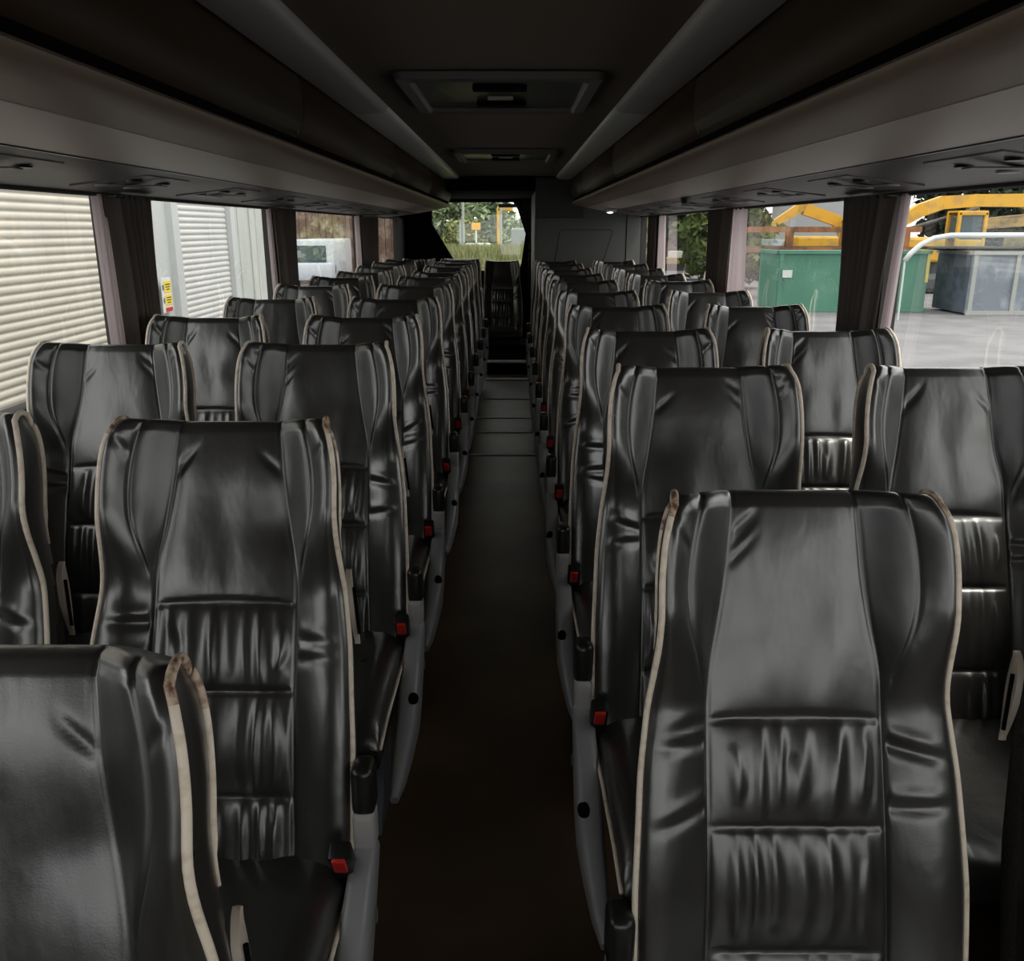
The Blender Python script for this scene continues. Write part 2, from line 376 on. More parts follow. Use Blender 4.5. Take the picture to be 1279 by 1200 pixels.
# ---------------------------------------------------------------- curtains
def fabricmat(name, col, tr):
    m = bpy.data.materials.new(name); m.use_nodes = True; nt = m.node_tree; o = nt.nodes['Material Output']
    p = nt.nodes['Principled BSDF']; p.inputs['Base Color'].default_value = (*col, 1); p.inputs['Roughness'].default_value = .9; p.inputs['Specular IOR Level'].default_value = .15
    t = nt.nodes.new('ShaderNodeBsdfTranslucent'); t.inputs[0].default_value = (*tr, 1)
    a = nt.nodes.new('ShaderNodeAddShader'); nt.links.new(p.outputs[0], a.inputs[0]); nt.links.new(t.outputs[0], a.inputs[1]); nt.links.new(a.outputs[0], o.inputs[0])
    tc = nt.nodes.new('ShaderNodeTexCoord'); wv = nt.nodes.new('ShaderNodeTexNoise'); wv.inputs['Scale'].default_value = 400
    bp = nt.nodes.new('ShaderNodeBump'); bp.inputs['Strength'].default_value = .3; bp.inputs['Distance'].default_value = .001
    nt.links.new(tc.outputs['Object'], wv.inputs['Vector']); nt.links.new(wv.outputs['Fac'], bp.inputs['Height']); nt.links.new(bp.outputs[0], p.inputs['Normal'])
    return m
CUR = fabricmat('taupe_curtain', (.10, .085, .078), (.03, .024, .023))
CURL = fabricmat('backlit_curtain_lining', (.34, .30, .31), (.24, .20, .205))  # window backlight on the curtain put into a paler lilac cloth
def curtain(s, yc, w0, w1, near, label, far=None):
    """pleated drape round the pillar; near = width of the lining strip hanging flat on the glass on the camera's side"""
    root = empty('window_curtain', (s*(HW-.06), yc, ZS)); tag(root, label, 'curtain', 'window curtains')
    nu, nv = 90, 24; H = ZT-ZS-.01; ph = rng.rand()*6
    v = []; fcs = []
    for j in range(nv+1):
        t = j/nv; w = (w0*(t)+w1*(1-t))*(1-.10*math.sin(math.pi*t)); z = H*t
        for i in range(nu+1):
            u = i/nu*2-1
            y = u*w/2
            pl = .012*math.sin(u*21+ph+.5*math.sin(3*u))+.006*math.sin(u*47+ph*2+t*1.5)
            x = -s*(.012+pl*(1-.2*t)) + s*.035*abs(u)**6
            v.append((x, y, z))
    for j in range(nv):
        for i in range(nu): a = j*(nu+1)+i; fcs.append((a, a+1, a+nu+2, a+nu+1))
    o = mesh('curtain_drape', v, fcs, CUR, root); sd = o.modifiers.new('thickness', 'SOLIDIFY'); sd.thickness = .003
    for sg, width in ((-1, near), (1, far or 0)):
        if not width: continue
        v = []; fcs = []; nu2 = 40
        for j in range(nv+1):
            t = j/nv; z = H*t; ye = sg*(w0*t+w1*(1-t))/2*.93
            for i in range(nu2+1):
                u = i/nu2; ww = width*(.75+.5*(1-t)*.7)
                y = ye+sg*u*ww
                x = s*(.040)-s*.010*math.sin(u*17+ph)-s*.004*math.sin(u*41+t)
                v.append((x, y, z))
        for j in range(nv):
            for i in range(nu2): a = j*(nu2+1)+i; fcs.append((a, a+1, a+nu2+2, a+nu2+1))
        mesh('curtain_lining', v, fcs, CURL, root)
    MB().box((0, 0, H-.006), (.03, w0, .012), .003).build('curtain_track', M['black_plastic'], root)
curtain(-1, 3.28, .34, .27, .07, 'dark taupe pleated curtain on the nearest left pillar, between the two shutter views')
curtain(-1, 5.47, .46, .34, .05, 'second dark curtain on the left side, right of the pale cladding view', .16)
curtain(-1, 8.75, 1.0, .8, .22, 'wide bunched brown curtain farthest back on the left windows', .3)
curtain(1, 3.27, .46, .30, .05, 'dark pleated curtain on the nearest right pillar, beside the green container')
curtain(1, 5.62, .50, .42, .36, 'second right curtain with backlit pale lining strip, left of the green container')
curtain(1, 8.25, .34, .30, .42, 'third right curtain with backlit pale lining near the rear', .22)
# rear window curtain, tied dark drape
v = []; fcs = []; nu, nv = 60, 30
root = empty('rear_curtain', (.2, 11.93, .6)); tag(root, 'black gathered curtain tied at the right edge of the rear window', 'curtain')
for j in range(nv+1):
    t = j/nv; z = 1.25*t; c = interp(t, [0, .35, .62, 1], [.10, .07, .085, -.02]); w = interp(t, [0, .3, .62, 1], [.16, .10, .10, .26])
    for i in range(nu+1):
        u = i/nu*2-1; v.append((c+u*w/2+.04, -.02+.014*math.sin(u*16+2*t), z))
for j in range(nv):
    for i in range(nu): a = j*(nu+1)+i; fcs.append((a, a+1, a+nu+2, a+nu+1))
o = mesh('curtain_drape', v, fcs, M['darkgrey'], root); o.modifiers.new('t', 'SOLIDIFY').thickness = .004
MB().box((.12, -.03, .62), (.16, .05, .03), .008).build('tie_band', M['black'], root)
tag(MB().box((0.0, 11.97, 1.785), (.27, .04, .045), .006).build('brake_light_housing', M['black_plastic']), 'small black oblong brake light housing at the top of the rear window', 'light housing')

# ---------------------------------------------------------------- the seat
L = .85
vx = np.array([0, .1, .3, .5, .6, .66, .72, .78, .85, .91, .955, .98, 1.0])
HWs = np.array([.238, .246, .245, .236, .226, .219, .214, .212, .212, .208, .201, .193, .182])
def seat_back(seed, tapx=.97):
    rg = np.random.RandomState(seed)
    NC, NI, NB = 58, 14, 20             # centre, inlay, bolster columns
    NS = 150
    vs = np.linspace(0, 1, NS+1)
    hw = np.interp(vs, vx, HWs); hw = np.convolve(np.pad(hw, 3, mode='edge'), np.ones(7)/7, 'valid')
    xi = interp(vs, [0, .3, .64, .69, .75, .85, 1], [.140, .135, .133, .130, .118, .104, .092])
    xo = interp(vs, [0, .3, .62, .665, .70, .75, .80, .86, .93, 1], [.150, .145, .141, .143, .150, .163, .170, .170, .162, .146])
    xo = np.minimum(np.maximum(xo, xi+.007), hw-.02)
    wing = sm(vs, .60, .80)
    bands = [(.0, .176), (.176, .40), (.40, .585)]
    # pleats
    pl = []
    gath = [(a, b_, rg.uniform(.033, .040), rg.uniform(0, 1), rg.uniform(-.25, .25), rg.uniform(-.3, .3), rg.uniform(0, 6, 3)) for (a, b_) in bands]
    for (a, b_) in bands:
        k = rg.randint(2, 4); xs = np.linspace(-.098, .098, k)+rg.uniform(-.007, .007, k)
        for x in xs: pl.append((a+rg.uniform(.02, .05), b_-rg.uniform(.02, .06), x, rg.uniform(-.02, .02), rg.uniform(.003, .006), rg.uniform(.008, .011), rg.uniform(-.007, .007)))
    cre = [(rg.choice([-1, 1]), rg.uniform(.42, .60), rg.uniform(-.5, .5), rg.uniform(.003, .006)) for _ in range(5)]
    cr2 = [(rg.choice([-1, 1]), rg.uniform(.86, .97), rg.uniform(.5, 1.5), rg.uniform(.002, .004)) for _ in range(3)]
    soft = [(rg.uniform(-.1, .1), rg.uniform(.62, .92), rg.uniform(.02, .05), rg.uniform(.04, .1), rg.uniform(-.004, .004)) for _ in range(9)]
    def depth(x, v, hwv, xiv, xov, wv):
        ax = np.abs(x); s = v*L
        d = .016*math.exp(-((v-.33)/.22)**2)+.006*math.exp(-((v-.95)/.12)**2)
        # head: inlay ramps forward to the wing
        t1 = sm(ax, xiv-.012, xov+.006); t2 = np.clip((ax-xov)/(hwv-xov+1e-6), 0, 1)
        dw = .052*t1+.034*np.sin(t2*math.pi/2*1.02)
        # lower: puffed side bolsters
        tb = np.clip((ax-xiv)/(hwv-xiv), 0, 1)
        db = .030*np.sin(np.pi*np.clip(tb*.72, 0, 1))+.002*t1
        d = d+wv*dw+(1-wv)*db
        cen = 1-sm(ax, xiv-.018, xiv)
        # gathered bands
        for (a, b_) in bands:
            if a <= v <= b_+.0001:
                tt = (v-a)/(b_-a); d = d+.012*(math.sin(math.pi*tt)**.5)*np.clip(1-(ax/xiv)**4, 0, 1)
        if v > .585: d = d+.010*(1-math.exp(-(v-.585)/.03))*np.clip(1-(ax/xiv)**4, 0, 1)*(1-.6*sm(v, .85, 1))
        for (a, b_, x0, sl, A, sg, bend) in pl:
            if a < v < b_:
                tt = (v-a)/(b_-a); xx = x0+sl*(tt-.5)+bend*math.sin(math.pi*tt)
                sw = sg*(.45+.6*math.sin(math.pi*tt)); d = d+A*math.sin(math.pi*tt)**.6*(np.exp(-((x-xx)/sw)**2)-.15*np.exp(-((x-xx-1.9*sw)/sw)**2))*cen
        for (a, b_, lam, p0, sl, bd, ph) in gath:      # gathered leather: irregular vertical ridges that fade towards each band's ends
            if a < v < b_:
                tt = (v-a)/(b_-a); q = x/lam+p0+sl*(tt-.5)*(1+x*9)+bd*math.sin(math.pi*tt)+.22*np.sin(x*38+ph[0])
                am = .0085*(.55+.45*np.sin(x*41+ph[1])*np.cos(x*23+ph[2]))
                lo = .10*(1+np.sin(x*57+ph[1])); env = np.clip((tt-lo)/(1-lo), 0, 1)
                d = d+am*(.5+.5*np.cos(2*math.pi*q))**1.6*np.sin(np.pi*env)**.55*cen
        for (sd, v0, sl, A) in cre:
            q = (v-v0)-sl*(sd*x-xiv); out = sm(sd*x, xiv, xiv+.01)*(1-sm(sd*x, xiv+.03, hwv))
            d = d-A*np.exp(-(q/.012)**2)*out+.6*A*np.exp(-((q-.022)/.014)**2)*out
        for (sd, v0, sl, A) in cr2:
            q = (v-v0)-sl*(sd*x-xov); out = sm(sd*x, xov, xov+.01)*(1-sm(sd*x, hwv-.02, hwv))
            d = d-A*np.exp(-(q/.010)**2)*out
            q = (v-v0)+sl*(sd*x-xiv+.02); out = sm(sd*x, xiv-.05, xiv-.02)*(1-sm(sd*x, xiv-.01, xiv))
            d = d-A*np.exp(-(q/.012)**2)*out
        for (x0, v0, sx, sv, A) in soft: d = d+A*np.exp(-((x-x0)/sx)**2-((v-v0)/sv)**2)
        # seams
        gs = .0045*np.exp(-((ax-xiv)/.0028)**2)
        g2 = .0045*np.exp(-((ax-xov)/.0028)**2)*sm(v, .64, .68)
        d = d-gs*(1-.0*v)-g2
        for q in (.176, .40, .585):
            qq = q+.012*(1-(x/.14)**2) if q == .585 else q+.004*(1-(x/.14)**2)
            d = d-.0035*np.exp(-((v-qq)/.0045)**2)*cen
        d = d-.002*math.exp(-((v-.980)/.003)**2)*(1-sm(ax, xov, hwv))
        return d
    ts = interp(vs, [0, .3, .7, 1], [.105, .095, .065, .050])
    K = 7; v = []; rings = []; edge = []; redge = []
    NF = 2*(NB+NI)+NC+1
    for j, vv in enumerate(vs):
        xs = np.concatenate([np.linspace(-hw[j], -xo[j], NB+1)[:-1], np.linspace(-xo[j], -xi[j], NI+1)[:-1], np.linspace(-xi[j], xi[j], NC+1)[:-1], np.linspace(xi[j], xo[j], NI+1)[:-1], np.linspace(xo[j], hw[j], NB+1)])
        d = depth(xs, vv, hw[j], xi[j], xo[j], wing[j])
        # round the bolster edge back a little
        rim = np.clip((np.abs(xs)-(hw[j]-.016))/.016, 0, 1); d = d-.010*rim**2
        r = max(0, (vv-.968)/.032); pull = .026*(1-math.sqrt(max(0, 1-r*r)))
        z = vv*L; zz = z-.007*sm(np.abs(xs), xi[j]+.01, hw[j])*float(sm(vv, .84, 1.0))
        bk = -ts[j]+pull
        r2 = max(0, (vv-.925)/.075); pS = .030*(1-math.sqrt(max(0, 1-r2*r2)))
        pf = pull+(pS-pull)*sm(np.abs(xs), xo[j]-.02, hw[j])
        front = [(x, -(dd-pp), z_) for x, dd, pp, z_ in zip(xs, d, pf, zz)]
        eR = front[-1]; eL = front[0]
        # rear surface follows the wings loosely
        hb = hw[j]-.014
        dE = d[-1]-pf[-1]
        back = []
        for i, x in enumerate(xs):
            ub = x/hw[j]; bx = ub*hb
            by = bk-pull+pf[i]+(.018*wing[j])*(abs(ub)**3)-.012*(abs(ub)**8)*(-1)
            back.append((bx, -by, zz[i]))
        side = []
        for k in range(1, K+1):
            t = k/(K+1); y = dE*(1-t)+(-back[-1][1])*t
            side.append((hw[j]-.014*t**1.5+.004*math.sin(math.pi*t), -y, zz[-1]))
        ring = front+side+back[::-1]+[(-p[0], p[1], p[2]) for p in side[::-1]]
        v += ring; edge.append((hw[j]+.001, -(dE-.000), zz[-1])); redge.append((side[-1][0]+.001, side[-1][1], z))
    n = NF+K+NF+K
    fcs = []; mi = []
    for j in range(NS):
        vm = (vs[j]+vs[j+1])/2
        for i in range(n):
            i2 = (i+1) % n
            fcs.append((j*n+i, j*n+i2, (j+1)*n+i2, (j+1)*n+i))
            q = 0
            if i < NF-1:
                if (NB <= i < NB+NI or NB+NI+NC <= i < NB+2*NI+NC) and .675 < vm < .980: q = 1
            elif NF-1 <= i <= NF+K-1 or i >= NF+K+NF-1:
                kk = (i-(NF-1)) if i <= NF+K-1 else (n-1-i)
                q = 0 if (vm > .66 or kk/K < .30+ .35*max(0, (vm-.45)/.21)) else 2
            else: q = 2
            mi.append(q)
    T = NS*n
    for i in range(NF-1):
        fcs.append((T+i, T+i+1, T+NF+K+NF-2-i, T+NF+K+NF-1-i)); mi.append(0)
    fcs.append(tuple([T+NF-1]+[T+NF+k for k in range(K)]+[T+NF+K])); mi.append(0)
    fcs.append(tuple([T]+[T+n-1-k for k in range(K)]+[T+NF+K+NF-1])); mi.append(0)
    fcs.append(tuple(range(n))); mi.append(2)
    o = mesh('backrest', v, fcs, [M['leather'], M['inlay'], M['fabric']], mi=mi)
    return o, edge, redge, xi, xo, vs, depth, hw, wing
def seat_piping(edge, redge, s, worn, parent):
    pts = [Vector(p) for p in edge[:136:3]]+[Vector(p) for p in edge[137:147]]; top = Vector(edge[147]); rt = Vector(redge[147])
    for k in range(0, 9):
        t = k/8; p = top.lerp(rt, t); p.z = top.z+(L-.004-top.z)*math.sin(math.pi*t)**.6; p.x = top.x*(1-t)+rt.x*t; pts.append(p)
    for j in list(range(146, len(redge)-15, -1))+list(range(len(redge)-15, int(len(redge)*.70), -3)): pts.append(Vector(redge[j]))
    ln = len(pts)
    P = [(s*p.x, p.y, p.z) for p in pts]
    def mi(t):
        return 1 if (worn and .62 < t < .84) else 0
    return tube(P, .0052, 10, 'piping', [M['piping'], M['worn']], parent, taper=lambda t: 1 if t < .97 else .5, mi=mi)
PANEL_PATH = [(.035, .455, .046, .045), (.01, .44, .048, .07), (-.03, .415, .050, .095), (-.08, .385, .054, .115), (-.15, .34, .058, .12), (-.22, .295, .056, .115), (-.29, .25, .046, .095), (-.35, .215, .034, .065), (-.395, .195, .02, .03)]
def make_seat(seed, aisle=True, handle=True, side=1, worn=False):
    """side = +1: aisle (and armrest, buckle, handle) on the seat's +x side"""
    root = empty('coach_seat', (0, 0, 0))
    back, edge, redge, *_ = seat_back(seed)
    back.parent = root; back.location = (0, 0, .38)
    for s in (-1, 1): seat_piping(edge, redge, s, worn and s == -side, back) if not worn else seat_piping(edge, redge, s, True, back)
    if handle:       # beige grab handle on the rear lower corner of the aisle side
        hx = side*.247
        v = []; fcs = []
        nn = 22
        for i in range(nn+1):
            t = i/nn; s_ = .565-.145*t
            yb = ybk(s_/L)-.004
            w = .001+.0165*math.sin(math.pi*min(.97, t**.75)); 
            v += [(side*(np.interp(s_/L, vs0, hw0)-.008), yb-w*1.5, s_), (side*(np.interp(s_/L, vs0, hw0)+.001), yb-w*1.3, s_), (side*(np.interp(s_/L, vs0, hw0)+.003), yb-w*.3, s_), (side*(np.interp(s_/L, vs0, hw0)+.000), yb+.001+w*.4, s_), (side*(np.interp(s_/L, vs0, hw0)-.003-w*.6), yb+.001+w*.4, s_)]
        for i in range(nn):
            for k in range(5): fcs.append((i*5+k, i*5+(k+1) % 5, (i+1)*5+(k+1) % 5, (i+1)*5+k))
        fcs += [(0, 1, 2, 3, 4), tuple(nn*5+k for k in (4, 3, 2, 1, 0))]
        h = mesh('grab_handle', v, fcs, M['cream_plastic'], back); h.data.set_sharp_from_angle(angle=R(50))
        P = [(side*(np.interp(z/L, vs0, hw0)+.0050), ybk(z/L)-.018, z) for z in np.linspace(.53, .44, 9)]
        tube(P, .0032, 8, 'handle_slot', M['black'], h)
    # cushion
    rings = []; NY = 26; nr = 40
    for j in range(NY+1):
        t = j/NY; y = .03-.50*t
        e = math.sqrt(max(0, 1-((max(0, t-.86))/.14)**2)) if t > .86 else 1
        e0 = .25 if j in (0,) else 1
        hwid = .243-.01*t; zt = .425-.012*t+.006*math.sin(math.pi*t); zb = .31+.0*t
        zm = (zt+zb)/2-.0; hh = (zt-zb)/2*max(.12, e)*e0
        zc = zm-(1-max(.12, e))*.0
        ring = []
        for k in range(nr):
            a = 2*math.pi*k/nr; c, s_ = math.cos(a), math.sin(a)
            x = hwid*(1 if c >= 0 else -1)*abs(c)**.28; z = hh*(1 if s_ >= 0 else -1)*abs(s_)**.5
            if s_ > 0: z += .010*math.exp(-((abs(x)-.19)/.035)**2)*(e)-.005*math.exp(-((abs(x)-.14)/.004)**2)
            ring.append((x, y, zc+z))
        rings.append(ring)
    cu = loft(rings, 'seat_cushion', M['leather'], root)
    for s in (-1, 1):
        P = [(s*(.246-.01*t), .02-.49*t, .392-.012*t-.07*max(0, t-.8)) for t in np.linspace(0, 1, 20)]
        tube(P, .0048, 8, 'cushion_piping', M['piping'], cu)
    # under-frame, legs
    MB().box((0, -.20, .285), (.44, .40, .05), .008).build('seat_frame', M['black_plastic'], root)
    lg = MB(); lg.poly([(side*.17, -.02, .29), (side*.17, -.12, .29), (side*.17, -.30, .0), (side*.17, -.14, .0)], (.03, 0, 0)); lg.build('pedestal_leg', M['metal'], root)
    lg = MB(); lg.poly([(side*-.17, -.02, .29), (side*-.17, -.12, .29), (side*-.17, -.30, .0), (side*-.17, -.14, .0)], (.03, 0, 0)); lg.build('pedestal_leg', M['metal'], root)
    if aisle:
        rings = []
        for i, (y, z, w, h) in enumerate(PANEL_PATH):
            j0, j1 = max(0, i-1), min(len(PANEL_PATH)-1, i+1)
            ty, tz = PANEL_PATH[j1][0]-PANEL_PATH[j0][0], PANEL_PATH[j1][1]-PANEL_PATH[j0][1]; q = math.hypot(ty, tz); ty, tz = ty/q, tz/q
            ny, nz_ = -tz, ty
            ring = []
            for k in range(20):
                a = 2*math.pi*k/20; c, s_ = math.cos(a), math.sin(a)
                px = w*.5*(abs(c)**.55)*(1 if c >= 0 else -1); pp = h*.5*(abs(s_)**.6)*(1 if s_ >= 0 else -1)
                ring.append((side*(.268+px-(.0 if i < 6 else (i-5)*.006)), y+ny*pp, z+nz_*pp-.02))
            rings.append(ring)
        sp = loft(rings, 'side_panel', M['grey_plastic'], root)
        # two dark oval openings in the moulding
        MB().sph((side*.279, -.20, .335), .03, (.52, 1.0, .7)).build('panel_opening', M['black'], sp, True)
        MB().sph((side*.2965, -.06, .36), .016, (.12, .6, 1)).build('round_emblem', M['alu'], sp, True)
        # folded armrest: black tip over grey pivot
        ar = MB().box((side*.268, .03, .475), (.040, .060, .085), .012, 3).build('armrest_pivot', M['grey_plastic2'], root, True)
        MB().box((side*.268, .038, .555), (.042, .062, .10), .016, 4).build('armrest_tip', M['black_plastic'], ar, True)
    bx = side*(.238 if aisle else .20)
    bk = MB().box((0, 0, 0), (.038, .034, .100), .006).build('seatbelt_buckle', M['black_plastic'], root, True)
    bk.location = (bx, -.035, .452); bk.rotation_euler = (R(28), 0, 0)
    MB().box((0, -.012, .026), (.024, .020, .044), .003).build('release_button', M['red_plastic'], bk, True)
    return root
def ybk(v): return float(interp([v], [0, .3, .7, 1], [.105, .095, .065, .050])[0])
vs0 = np.linspace(0, 1, 151); hw0 = np.interp(vs0, vx, HWs)

protos = {}
def proto(seed, aisle, side, worn=False):
    k = (seed, aisle, side, worn)
    if k not in protos: protos[k] = [make_seat(seed, aisle, not (aisle and side < 0), side, worn), False]
    p = protos[k]
    if not p[1]: p[1] = True; return p[0]
    return copy_tree(p[0])
ORD = ['first', 'second', 'third', 'fourth', 'fifth', 'sixth', 'seventh', 'eighth', 'ninth', 'tenth', 'eleventh']
def place(x, ytop, col, side, aisle, label, dz=0, rec=18, seed=1, worn=False, ztop=None):
    o = proto(seed, aisle, side, worn)
    a = R(rec); yb = ytop-L*math.sin(a)
    o.location = (x, yb, dz)
    for ch in o.children:
        if ch.name.startswith('backrest'): ch.rotation_euler = (-a, 0, 0)
    tag(o, label, 'seat', col); return o
XA, XB, XC, XD = -1.10, -.49, .475, 1.055
XA, XD = -1.055, 1.045
jit = random.Random(3)
def jr(k): return 18+jit.uniform(-1.2, 1.2)
for k in range(0, 11):
    y = .65+.86*k if k != 2 else 2.44; dz = {0: -.095, 1: -.022}.get(k, 0); rc = {1: 21.5, 0: 18}.get(k, jr(k))
    if k == 1: y = 1.62
    if k == 0: y = .79
    sd = 1+(k % 3)
    nm = 'left aisle seats'
    lb = ('black leather seat cut off by the lower left corner, worn brown piping' if k == 0 else 'black leather aisle seat left of the aisle, %s back from the camera' % ORD[k])
    place(XB+(.025 if k == 0 else 0), y, nm, 1, True, lb, dz, rc, sd if k else 2, worn=(k < 2))
    if k >= 1:
        lb = 'black leather window seat under the left windows, %s in that column from the camera' % ORD[k-1] if k > 1 else 'black leather window seat cut off by the left edge, beside the shutter view'
        place(XA, y, 'left window seats', 1, False, lb, dz, rc if k != 1 else 19, 1+((k+1) % 3))
for k in range(0, 10):
    y = 1.095+.86*k+(.04 if k == 1 else 0); dz = {0: -.078, 1: .005}.get(k, 0); rc = 17 if k == 0 else jr(k)
    if k == 0: y = 1.27
    lb = ('large black leather seat nearest on the right of the aisle, gathered lumbar folds' if k == 0 else 'black leather aisle seat just right of the aisle, %s in that column from the camera' % ORD[k])
    place(XC, y, 'right aisle seats', -1, True, lb, dz, rc, 1+((k+2) % 3), worn=(k < 1))
    lb = ('black leather window seat cut off by the lower right edge' if k == 0 else 'black leather window seat under the right windows, %s in that column from the camera' % ORD[k])
    place(XD+(.02 if k == 0 else 0), y, 'right window seats', -1, False, lb, dz+(.03 if k == 0 else 0), rc, 1+(k % 3))
place(-.075, 11.0, 'rear bench seats', 1, False, 'dark seat in the centre at the end of the aisle, below the rear window', -.09, 14, 1)
place(-.585, 11.0, 'rear bench seats', 1, False, 'dark rear bench seat just left of the central rear seat', -.07, 14, 2)
place(-1.095, 11.0, 'rear bench seats', 1, False, 'dark rear bench seat in the far left corner', -.07, 14, 3)

# ---------------------------------------------------------------- the yard outside
gm = mat('yard_asphalt', (.135, .13, .138), .8, var=((.18, .175, .183), .8, .4, .6), bump=(6, .3, .02))
structure(mesh('ground', [(-150, -60, GZ), (150, -60, GZ), (150, 220, GZ), (-150, 220, GZ)], [(0, 1, 2, 3)], gm, smooth=False))
# warehouse with roller shutters
WX = -4.35
wh = empty('warehouse', (WX, 10, GZ)); tag(wh, 'pale warehouse with ribbed roller shutters outside the left windows', 'building')
M['shutter'] = mat('cream_shutter', (.56, .525, .455), .5, var=((.50, .47, .41), 1.5, .4, .7))
M['shutter2'] = mat('white_shutter', (.56, .56, .545), .5, var=((.50, .51, .495), 1.5, .4, .7))
M['clad'] = mat('pale_cladding', (.46, .48, .455), .6, var=((.40, .42, .40), 2, .45, .7))
M['post'] = mat('weathered_post', (.26, .28, .25), .7); M['pier'] = mat('white_pier', (.50, .52, .52), .6)
def shutter(y0, y1, z1, m):
    v = []; fcs = []; pit = .078; nS = int(z1/pit); q = 6
    pts = []
    for i in range(nS*q+1):
        t = i/q; fr = t-int(t); pts.append((.016*abs(math.sin(math.pi*fr))**.7, t*pit))
    for x, z in pts: v += [(x+.02, y0-10, z), (x+.02, y1-10, z)]
    for i in range(len(pts)-1): fcs.append((2*i, 2*i+1, 2*i+3, 2*i+2))
    return mesh('roller_shutter', v, fcs, m, wh)
shutter(3.5, 10.15, 5.0, M['shutter']); shutter(11.62, 13.75, 5.0, M['shutter2'])
for (y, w) in ((3.4, .18), (10.3, .28), (11.5, .22), (13.86, .2)):
    MB().box((.05, y-10, 2.6), (.12, w, 5.2)).build('shutter_guide', M['pier'], wh)
MB().box((-.02, 10.9-10, 2.6), (.1, 1.0, 5.2)).build('pier_wall', M['pier'], wh)
c = MB(); y = 13.98
while y < 17.0:
    c.box((.0, y-10+.5, 2.8), (.06, 1.0, 5.6)); c.box((.03, y-10+.97, 2.8), (.05, .05, 5.6)); c.box((.035, y-10+.45, 2.8), (.012, .22, 5.6)); y += 1.0
c.build('wall_cladding', M['clad'], wh)
MB().box((-3.2, 0, 2.9), (6.2, 14.6, 5.8)).build('building_body', M['clad'], wh)
MB().box((-.1, 0, 5.5), (.5, 14.8, .7)).build('fascia', M['clad'], wh)
sg = empty('warning_sign', (WX+.09, 11.0, 0.70)); tag(sg, 'small yellow warning sign with red foot strip on the white warehouse pier', 'sign')
MB().box((0, 0, 0), (.012, .30, .42), .002).build('sign_board', mat('sign_white', (.7, .7, .72), .5), sg)
MB().box((.008, .02, .10), (.004, .22, .14)).build('yellow_panel', mat('sign_yellow', (.80, .62, .05), .5), sg)
MB().box((.008, .02, -.06), (.004, .22, .13)).build('yellow_panel', bpy.data.materials['sign_yellow'], sg)
MB().box((.008, .02, -.175), (.004, .22, .05)).build('red_strip', M['red_plastic'], sg)
mk = MB()
for z in (.13, .10, .07, -.03, -.06, -.09): mk.box((.011, .03, z), (.002, .15 if z not in (.07, -.09) else .10, .010))
mk.build('text_lines', M['black'], sg)
mk = MB()
for z in (.10, -.06): mk.box((.011, -.115, z), (.002, .035, .06), 0)
mk.build('pictogram', mat('sign_blue', (.05, .09, .3), .5), sg)

# foliage helper: leafy mass of small quads
LEAF = {}
def leafmat(name, c1, c2):
    if name not in LEAF: LEAF[name] = mat(name, c1, .7, var=(c2, 1.3, .35, .65), spec=.3)
    return LEAF[name]
def foliage(name, c, rad, n, size, m, parent=None, seed=0):
    rg = np.random.RandomState(seed); v = []; fcs = []
    for i in range(n):
        d = rg.normal(size=3); d /= np.linalg.norm(d); rr = rg.uniform(.55, 1)**.5
        lump = 1+.22*math.sin(d[0]*7+seed)*math.cos(d[2]*6+seed*2)+.12*math.sin(d[1]*11)
        p = np.array([d[0]*rad[0], d[1]*rad[1], d[2]*rad[2]])*rr*lump
        a = rg.normal(size=3); a /= np.linalg.norm(a); b_ = np.cross(a, rg.normal(size=3)); b_ /= np.linalg.norm(b_); s_ = size*rg.uniform(.6, 1.3)
        k = len(v); v += [p-a*s_, p+b_*s_*.5, p+a*s_, p-b_*s_*.5]; fcs.append((k, k+1, k+2, k+3))
    o = mesh(name, v, fcs, m, parent, smooth=False); o.location = c; return o
def tree(x, y, h, r, m, label, seed, group=None, cat='tree', base=.35):
    base = .04 if cat == 'tree' else base
    t = empty('tree' if cat == 'tree' else 'bush', (x, y, GZ)); tag(t, label, cat, group)
    if cat == 'tree':
        tube([(0, 0, 0), (.1, 0, h*.3), (-.05, .05, h*.55), (.05, 0, h*.75)], .18, 8, 'trunk', mat('bark', (.10, .07, .05), .9), t, taper=lambda q: 1-.6*q)
    foliage('foliage', (0, 0, h*(.5+base/2)), (r, r, h*(.5-base/2)), 5200 if cat == 'tree' else 2600, r*.10+.05, m, t, seed)
dg = leafmat('dark_green_leaves', (.012, .022, .012), (.035, .052, .026)); lg_ = leafmat('light_green_leaves', (.055, .09, .015), (.11, .145, .035))
yg = leafmat('yellow_green_leaves', (.17, .19, .06), (.27, .28, .12))
GT = 'trees around the yard'
for i, (x, y, h, r, m, lb) in enumerate([
    (14.5, 64, 8.5, 3.2, dg, 'dark tree behind the light green bush, seen in the second right window'),
    (25, 70, 9, 4.2, dg, 'dark tree behind the left excavator in the nearest right window'),
    (35.6, 68, 10, 4.3, dg, 'dark tree behind the yellow boom in the nearest right window'),
    (44.8, 64, 10, 4.6, dg, 'dark tree at the far right of the nearest right window'),
    (-16.5, 60, 7.0, 2.6, yg, 'yellow-green tree left of the wooden building, seen in the third left window'),
    (-3.5, 70, 6.4, 3.4, leafmat('mid_green_leaves', (.13, .17, .09), (.22, .26, .15)), 'green tree beyond the yard, in the left half of the rear window'),
    (3.8, 79, 5.6, 3.0, leafmat('mid_green_leaves', (.13, .17, .09), (.22, .26, .15)), 'green tree beyond the yard, in the right half of the rear window')]):
    tree(x, y, h, r, m, lb, i+1, GT)
tree(10.6, 44.5, 4.2, 2.2, lg_, 'bright green rounded bush behind the rusty flatbed frame', 21, None, 'bush', 0)
